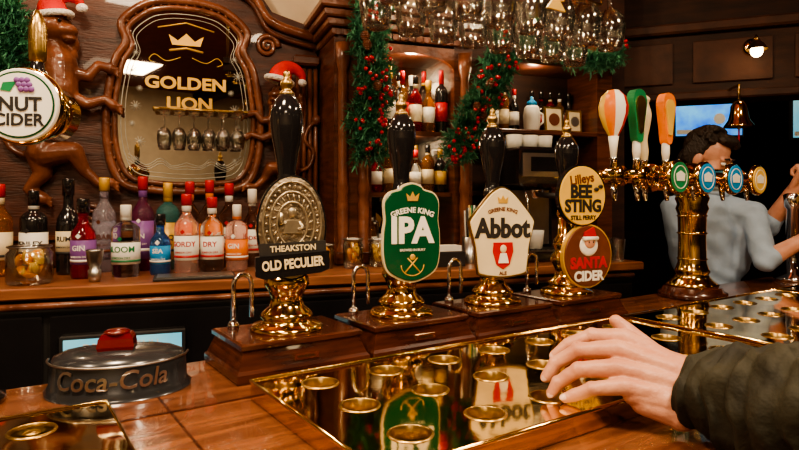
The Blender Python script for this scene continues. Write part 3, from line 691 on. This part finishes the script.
# ---------------------------------------------------------------- garlands
def garland(path,width,M,n=2600,seed=1,berries=60):
    random.seed(seed); b=B(); p=catmull(path,10,False); N=len(p)
    b.tube(p,.010,NEEDLE,seg=6)
    vs=[];fs=[]
    for s in range(n//26):
        k=random.random()*(N-1); i=int(k); f=k-i
        c=Vector(p[i]).lerp(Vector(p[min(i+1,N-1)]),f)
        d=Vector((random.gauss(0,1),-abs(random.gauss(0,.7)),random.gauss(-.3,.8))).normalized()
        L=width*random.uniform(.6,1.15)
        for q in range(26):
            t=q/26*L; base=c+d*t
            nd=(d*.7+Vector((random.gauss(0,1),random.gauss(0,1),random.gauss(0,1))).normalized()).normalized()
            sd=nd.cross(Vector((random.random(),random.random(),1))).normalized()*.0028
            tip=base+nd*random.uniform(.02,.034); m=len(vs)
            vs+=[base-sd,base+sd,tip+sd*.4,tip-sd*.4]; fs.append((m,m+1,m+2,m+3))
    b.add(vs,fs,NEEDLE,False)
    for s in range(berries//4):
        k=random.randrange(N); c=Vector(p[k])+Vector((random.gauss(0,width*.4),-random.uniform(.5,1.0)*width,random.gauss(0,width*.3)))
        for q in range(4): b.ell(c+Vector((random.gauss(0,.011),random.gauss(0,.008),random.gauss(0,.012))),(.0075,.0075,.0075),BERRY,None,10,6)
    for s in range(3):
        k=random.randrange(N); c=Vector(p[k])+Vector((random.gauss(0,width*.3),-width*.8,0))
        for j in range(6):
            r=.02*sin(pi*(j+1.2)/8); b.lathe([(r*.5,0),(r,.004),(r*.4,.008)],WOODC,T(*c)@T(0,0,j*.006)@RX(8),8)
    b.obj('pine_garland',M)
garland([(-.5,.40,2.2),(-.25,.40,2.12),(-.13,.40,2.1),(-.08,.40,2.03),(-.07,.40,1.93),(-.09,.40,1.85)],.08,MK,9000,1,12)
garland([(1.06,.21,2.26),(1.1,.2,2.15),(1.085,.2,2.0),(1.11,.2,1.86),(1.09,.2,1.72),(1.09,.2,1.6)],.08,MK,15000,2,110)
garland([(1.72,.26,2.06),(1.66,.25,2.0),(1.60,.22,1.88),(1.52,.2,1.78),(1.47,.2,1.68),(1.44,.2,1.6)],.075,MK,13000,3,100)
garland([(1.68,.27,2.06),(1.8,.27,2.11),(1.95,.27,2.06),(2.1,.27,2.02),(2.25,.27,2.05)],.06,MK,8000,4,8)

# ---------------------------------------------------------------- right side: bulkhead, bell, lamp, screens
def beamM(x0,y0,x1,y1): 
    a=math.degrees(math.atan2(y1-y0,x1-x0)); return T(x0,y0,0)@RZ(a),math.hypot(x1-x0,y1-y0)
M,L=beamM(.99,3.1,3.4,2.2)
b=B()
b.box(0,L,-.05,.12,1.93,2.22,WOODD,bev=.01); b.box(0,L,-.09,.16,2.22,2.27,WOODE,bev=.01); b.box(0,L,-.07,.14,1.9,1.94,WOODE,bev=.008); b.box(0,L,.0,.08,2.27,2.75,WOODD)
for i in range(6): b.box(.05+i*.42,.38+i*.42,-.062,-.05,1.98,2.18,WOODE,bev=.004)
b.box(0,.12,-.06,.14,0,1.9,WOODD,bev=.01); b.box(-.01,.13,-.07,.15,1.78,1.84,WOODE,bev=.006)
b.obj('bar_canopy_beam',M)
M2,L2=beamM(.9,4.2,4.9,4.2)
b=B(); b.box(0,4,-.1,.1,2.45,2.75,WOODD,bev=.01); b.obj('ceiling_beam',M2)
b=B(); 
for i in range(3): b.box(1.2+i*1.1,1.35+i*1.1,-2.9,4.1,2.62,2.749,WOODD,bev=.01)
b.obj('ceiling_beam')
b=B()
b.tube([(0,.13,.16),(0,0,.17),(0,-.0,.1)],.006,BRASSD)
b.lathe([(.008,.1),(.02,.095),(.034,.075),(.038,.04),(.045,.01),(.062,-.015),(.064,-.022),(.06,-.022),(.042,.008),(.034,.04),(.03,.07),(.001,.09)],BRASS,caps=False)
b.ell((0,0,-.02),(.011,.011,.013),BRASSD); b.tube([(0,0,.08),(0,0,-.02)],.003,BRASSD); b.tube([(0,0,-.03),(0,0,-.09)],.004,REDF)
b.obj('brass_bell',T(1.55,2.74,1.775))
b=B(); b.lathe([(.04,0),(.04,.01),(.02,.02)],BRASS,RX(90)@T(0,0,0)); b.tube([(0,0,0),(0,-.06,.02),(0,-.1,.03),(0,-.11,.0)],.006,BRASSD)
b.lathe([(.045,-.035),(.03,-.01),(.014,.005),(.014,.012)],BRASSD,T(0,-.11,0),caps=False); b.ell((0,-.11,-.04),(.026,.026,.03),BULB)
b.obj('wall_lamp',T(1.64,2.795,2.13)@RZ(-20))
def screen(n,M,w,h,m,up):
    b=B(); b.box(-w/2,w/2,0,.04,-h/2,h/2,BLACKM,bev=.005); b.prism([(-w/2+.015,-h/2+.02),(w/2-.015,-h/2+.02),(w/2-.015,h/2-.015),(-w/2+.015,h/2-.015)],-.006,0,m)
    b.box(-w/2+.02,-w/2+.2,-.008,-.006,-h/2+.03,-h/2+.06,WHITE); b.prism(circ(h*.14,20,w*.15,0),-.008,-.006,WHITE)
    b.box(-.04,.04,.03,.06,-.08,.1,BLACKM); b.box(-.02,.02,.05,.08,-.05,up,BLACKM); b.obj(n,M)
screen('television',T(2.06,4.0,1.96)@RZ(-10),.44,.26,SCREEN,.78)
screen('television',T(2.80,4.0,2.02)@RZ(-14),.34,.40,SCREENC,.72)
for x in(2.45,1.35):
    b=B(); b.box(-.05,.05,-.05,.05,0,2.74,WOODD,bev=.01); b.lathe([(.05,1.2),(.07,1.25),(.05,1.3)],WOODE); b.obj('timber_post',T(x,4.6,0))

# ---------------------------------------------------------------- barman
b=B()
HM=T(1.322,2.56,1.60)@RZ(42)@RX(24)
hp=lambda x,y,z: HM@Vector((x,y,z))
HR=HM.to_3x3().to_4x4()
caps=[(hp(0,-.088,.008),.008,hp(0,-.110,-.028),.0125),(hp(-.02,-.088,-.06),.006,hp(.02,-.088,-.06),.006),(hp(-.04,-.08,.02),.01,hp(.04,-.08,.02),.01),
 (hp(0,.02,-.05),.052,Vector((1.36,2.6,1.43)),.058)]
ells=[(hp(0,.01,.03),(.075,.092,.085),HR),(hp(0,-.035,-.03),(.062,.055,.075),HR),(hp(0,-.05,-.088),(.04,.038,.028),HR),(hp(.078,.005,-.01),(.012,.02,.03),HR),(hp(-.078,.005,-.01),(.012,.02,.03),HR),(hp(.04,-.06,-.03),(.022,.025,.022),HR),(hp(-.04,-.06,-.03),(.022,.025,.022),HR)]
vs,fs=fuse(caps,ells,.005,2); b.add(vs,fs,SKIN)
for s in(-1,1):
    b.ell((0,0,0),(.0125,.011,.008),EYEW,T(*hp(s*.03,-.083,.004))@HR,12,8); b.ell((0,0,0),(.005,.004,.006),EYED,T(*hp(s*.031,-.093,.002))@HR,10,6)
    b.tube([hp(s*.014,-.094,.024),hp(s*.03,-.096,.03),hp(s*.047,-.085,.024)],.004,HAIR)
b.tube([hp(-.02,-.0945,-.061),hp(0,-.098,-.059),hp(.02,-.0945,-.061)],.0035,LIP)
he=[(hp(0,.03,.045),(.083,.088,.085),HR),(hp(.01,-.045,.095),(.068,.045,.028),HR),(hp(.03,-.07,.085),(.035,.025,.02),HR),(hp(.074,.035,.01),(.013,.045,.055),HR),(hp(-.074,.035,.01),(.013,.045,.055),HR),(hp(0,.085,-.03),(.055,.03,.06),HR)]
random.seed(5)
for i in range(40):
    a=random.uniform(-.15*pi,1.15*pi); e=random.uniform(.35,1.4); he.append((hp(.078*cos(a)*cos(e),.01+.085*sin(a)*cos(e),.045+.09*sin(e)),(.018,.013,.010),HR))
vs,fs=fuse([],he,.0042,1); b.add(vs,fs,HAIR)
tc=[]
sl=Vector((1.225,2.66,1.385)); sr=Vector((1.50,2.53,1.36))
tc+=chain([Vector((1.36,2.6,1.41)),Vector((1.365,2.61,1.3)),Vector((1.37,2.62,1.15)),Vector((1.38,2.64,1.0)),Vector((1.38,2.64,.9))],[.08,.115,.115,.11,.115])
tc+=[(Vector((1.36,2.6,1.40)),.060,sl,.052),(Vector((1.36,2.6,1.40)),.060,sr,.052),(sl,.056,Vector((1.3,2.66,1.15)),.085),(sr,.056,Vector((1.44,2.6,1.15)),.085)]
eA=Vector((1.475,2.4,1.175)); hA=Vector((1.64,2.39,1.27)); mA=eA.lerp(hA,.15)
tc+=[(sr,.054,eA,.046),(eA,.046,mA,.044)]
eB=Vector((1.62,2.62,1.30)); hB=Vector((1.66,2.5,1.47)); mB=eB.lerp(hB,.2)
tc+=[(sl+Vector((.2,.02,0)),.06,eB,.047),(eB,.047,mB,.045)]
vs,fs=fuse(tc,[],.008,2)
def fold(v): return sin(v.z*70+v.x*45+3*mnoise.noise(v*7))*.0035
vs=[v+Vector((mnoise.noise(v*14),mnoise.noise(v*14+Vector((5,5,5))),0))*.007+Vector((0,-1,0))*fold(v) for v in vs]
b.add(vs,fs,SHIRT)
b.tube([Vector((1.36,2.6,1.45))+Vector((.066*cos(a),.062*sin(a),-.01*cos(a))) for a in [2*pi*i/20 for i in range(20)]],.013,SHIRT,closed=True)
def fist(w,d,up):
    d=d.normalized(); up=(up-d*up.dot(d)).normalized(); side=d.cross(up)
    c=[(w-d*.16,.032,w,.024)]
    for i,l in enumerate((.9,1,.95,.8)):
        o=up*(.03-.02*i)
        k=w+d*.085+o; c+=chain([w+o*.5,k,k+(d*.012+side*.03)*l,k+(side*.042-d*.022)*l,k+(side*.03-d*.04)*l],[.015,.0125,.0095,.009,.008])
    c+=chain([w+up*.012+side*.01,w+d*.04+up*.042+side*.02,w+d*.075+up*.04+side*.04,w+d*.085+up*.028+side*.055],[.015,.014,.011,.009])
    return c
ca=chain([mA,hA],[.038,.026])+fist(hA,(hA-eA),Vector((0,0,1)))
cb=chain([mB,hB],[.038,.026])+fist(hB,(hB-eB),Vector((1,0,.3)))
vs,fs=fuse(ca+cb,[],.0042,2); b.add(vs,fs,SKIN)
lg=chain([Vector((1.31,2.66,.92)),Vector((1.30,2.64,.5)),Vector((1.30,2.67,.1))],[.1,.065,.05])+chain([Vector((1.45,2.62,.92)),Vector((1.46,2.6,.5)),Vector((1.46,2.63,.1))],[.1,.065,.05])
vs,fs=fuse(lg,[],.014,2); b.add(vs,fs,TROUS)
for x,y in((1.30,2.64),(1.46,2.6)): b.lathe([(.045,0),(.05,.01),(.048,.05),(.035,.09)],BLACK,T(x,y,0)@S(1,2.3,1),20)
for v in b.v: v.y+=0.02
b.obj('barman')

# ---------------------------------------------------------------- customer's hand and sleeve
V=Vector
idx=[V((.356,.945,1.203)),V((.309,.962,1.203)),V((.274,.972,1.186)),V((.253,.976,1.167))]
mid=[V((.334,.922,1.190)),V((.281,.942,1.184)),V((.248,.952,1.161)),V((.233,.953,1.139))]
rng=[V((.324,.90,1.168)),V((.273,.918,1.160)),V((.246,.928,1.138)),V((.236,.929,1.121))]
pnk=[V((.328,.88,1.146)),V((.287,.894,1.139)),V((.264,.904,1.126)),V((.251,.907,1.1205))]
bases=[V((.412,.90,1.172)),V((.418,.888,1.162)),V((.42,.876,1.145)),V((.418,.866,1.128))]
wr=V((.437,.868,1.147))
c=[]
for ch,bs,r in((idx,bases[0],.0116),(mid,bases[1],.0122),(rng,bases[2],.0116),(pnk,bases[3],.0102)):
    c+=chain([wr,bs],[.028,.019]); c+=chain([bs,ch[0]],[.018,r*1.28]); 
    c+=chain(ch,[r*1.28,r*1.03,r*.93,r*.80])
    m=ch[0].lerp(ch[1],.5); c.append((m,r*1.03,m+V((0,0,.0001)),r*1.03))
    k=ch[1]; c.append((k,r*1.14,k+V((0,.0005,0)),r*1.14))
    k=ch[2]; c.append((k,r*.98,k+V((0,.0005,0)),r*.98))
kn=[idx[0],mid[0],rng[0],pnk[0]]
for i in range(3):
    c+=[(bases[i].lerp(bases[i+1],.5)+V((.004,.006,-.006)),.018,kn[i].lerp(kn[i+1],.5)+V((.010,.010,-.006)),.0145)]
c+=chain([V((.41,.92,1.165)),V((.388,.95,1.188)),V((.368,.968,1.209)),V((.352,.976,1.223))],[.02,.0165,.0135,.0105])
c+=[(V((.42,.9,1.165)),.024,V((.37,.95,1.185)),.017),(V((.42,.862,1.122)),.025,V((.345,.882,1.134)),.017),(wr,.03,V((.405,.862,1.112)),.024),(V((.405,.862,1.112)),.022,V((.355,.878,1.122)),.016)]
c+=[(wr,.031,V((.50,.78,1.15)),.036)]
vs,fs=fuse(c,[],.0022,3)
def crease(v):
    d=0
    for ch in(idx,mid,rng,pnk):
        for k in(1,2):
            dv=v-ch[k]; ax=(ch[k]-ch[k-1]).normalized(); t=dv.dot(ax)
            if (dv-ax*t).length<.016 and abs(t)<.006: d+=.0008*cos(t/.006*pi*3)
    return d
b=B()
vs=[v+V((0,-.6,1)).normalized()*crease(v)+V((mnoise.noise(v*60),mnoise.noise(v*60+V((3,1,2))),mnoise.noise(v*60+V((9,4,2)))))*.0009 for v in vs]
b.add(vs,fs,SKIN)
for ch,r in((idx,.0094),(mid,.0098),(rng,.0093),(pnk,.0083)):
    ax=(ch[3]-ch[2]).normalized(); nrm=V((0,-.75,.75)); nrm=(nrm-ax*nrm.dot(ax)).normalized(); sd=ax.cross(nrm)
    p=ch[3]+nrm*r*.70+ax*.002
    Mn=Matrix((( *ax,),( *sd,),( *nrm,))).transposed().to_4x4()
    b.ell((0,0,0),(.0065,.0054,.0022),NAIL,T(*p)@Mn,14,8)
path=catmull([(.431,.872,1.15),(.455,.825,1.150),(.50,.745,1.158),(.565,.63,1.168),(.64,.5,1.19),(.72,.36,1.25),(.80,.24,1.36)],14,False)
n=len(path); R=[]
for i in range(n):
    f=i/(n-1); R.append(.052+.026*min(1,f*3)+.004*sin(i*1.25)+.003*sin(i*2.1))
R[0]=.048; R[1]=.053; R[2]=.054
vsb=len(b.v)
b.tube([Vector(path[0])+V((.006,-.01,0))]+[Vector(p) for p in path],[.036]+R,JACKET,seg=56)
for i in range(vsb,len(b.v)):
    v=b.v[i]; w=v*1.0
    b.v[i]=v+V((mnoise.noise(w*20),mnoise.noise(w*20+V((7,7,7))),mnoise.noise(w*20+V((2,9,4)))))*.012+V((0,-.5,.8))*(.0035*sin(w.x*150+w.z*60+4*mnoise.noise(w*12)))
for i in range(vsb,len(b.v)):
    if b.v[i].z<BARZ+.003: b.v[i].z=BARZ+.003
b.obj('customer_arm')

# ---------------------------------------------------------------- out-of-view lamps added for sparkle in the brass + lights
def add_glint_lamp(x,y,z):
    b=B(); b.tube([(0,0,.06),(0,0,2.75-z)],.006,BRASSD); b.lathe([(.09,-.03),(.07,.03),(.03,.06),(.01,.065)],BRASSD,caps=False); b.ell((0,0,-.02),(.05,.05,.05),BULB); b.obj('glint_lamp',T(x,y,z))
for p in((-1.6,-.9,2.3),(-.4,-1.3,2.35),(1.0,-1.0,2.3),(2.4,-.4,2.3),(3.2,1.4,2.3),(-2.3,.3,2.35)): add_glint_lamp(*p)
def area(n,loc,e,size,col=(1,.75,.49)):
    l=bpy.data.lights.new(n,'AREA'); l.energy=e; l.size=size; l.color=col
    o=bpy.data.objects.new(n,l); COL.objects.link(o); o.location=loc; return o
area('ceiling_light',(-.5,.5,2.7),28,.25); area('ceiling_light',(.6,.2,2.7),28,.25); area('ceiling_light',(1.5,1.2,2.6),16,.2)
area('ceiling_light',(-1.4,.0,2.7),20,.25); area('ceiling_light',(2.0,3.6,2.6),6,.3); area('ceiling_light',(0,-1.6,2.7),26,.6)
def point(n,loc,e,r=.03,col=(1,.74,.45)):
    l=bpy.data.lights.new(n,'POINT'); l.energy=e; l.shadow_soft_size=r; l.color=col
    o=bpy.data.objects.new(n,l); COL.objects.link(o); o.location=loc
point('cabinet_light',MK@V((1.31,.33,1.97)),2.6); point('cabinet_light',MK@V((1.31,.33,1.655)),1.2); point('mirror_fill',MK@V((.3,.15,2.45)),9); point('shelf_fill',MK@V((1.9,.25,2.25)),5); point('shelf_fill',MK@V((1.9,.38,1.97)),1.5)  # mirror and shelf points are added fills with no fixture
point('panel_fill',MK@V((-.3,.1,2.3)),6); point('garland_fill',MK@V((1.3,-.25,2.3)),7); point('aisle_fill',(.9,1.95,2.55),6)  # added fill lights without fixtures, brightening panelling, garlands and aisle
w=bpy.data.worlds.new('World'); scene.world=w; w.use_nodes=True
w.node_tree.nodes['Background'].inputs[0].default_value=(1,.8,.6,1); w.node_tree.nodes['Background'].inputs[1].default_value=.2

# ---------------------------------------------------------------- camera
cam=bpy.data.cameras.new('Camera'); co=bpy.data.objects.new('Camera',cam); COL.objects.link(co)
co.location=(0,0,1.42); co.rotation_euler=(radians(90),0,0)
cam.sensor_width=36; cam.lens=600/799*36; cam.shift_y=-25/799; cam.clip_start=.02
scene.camera=co
scene.view_settings.look='AgX - Medium High Contrast'
scene.view_settings.exposure=.35
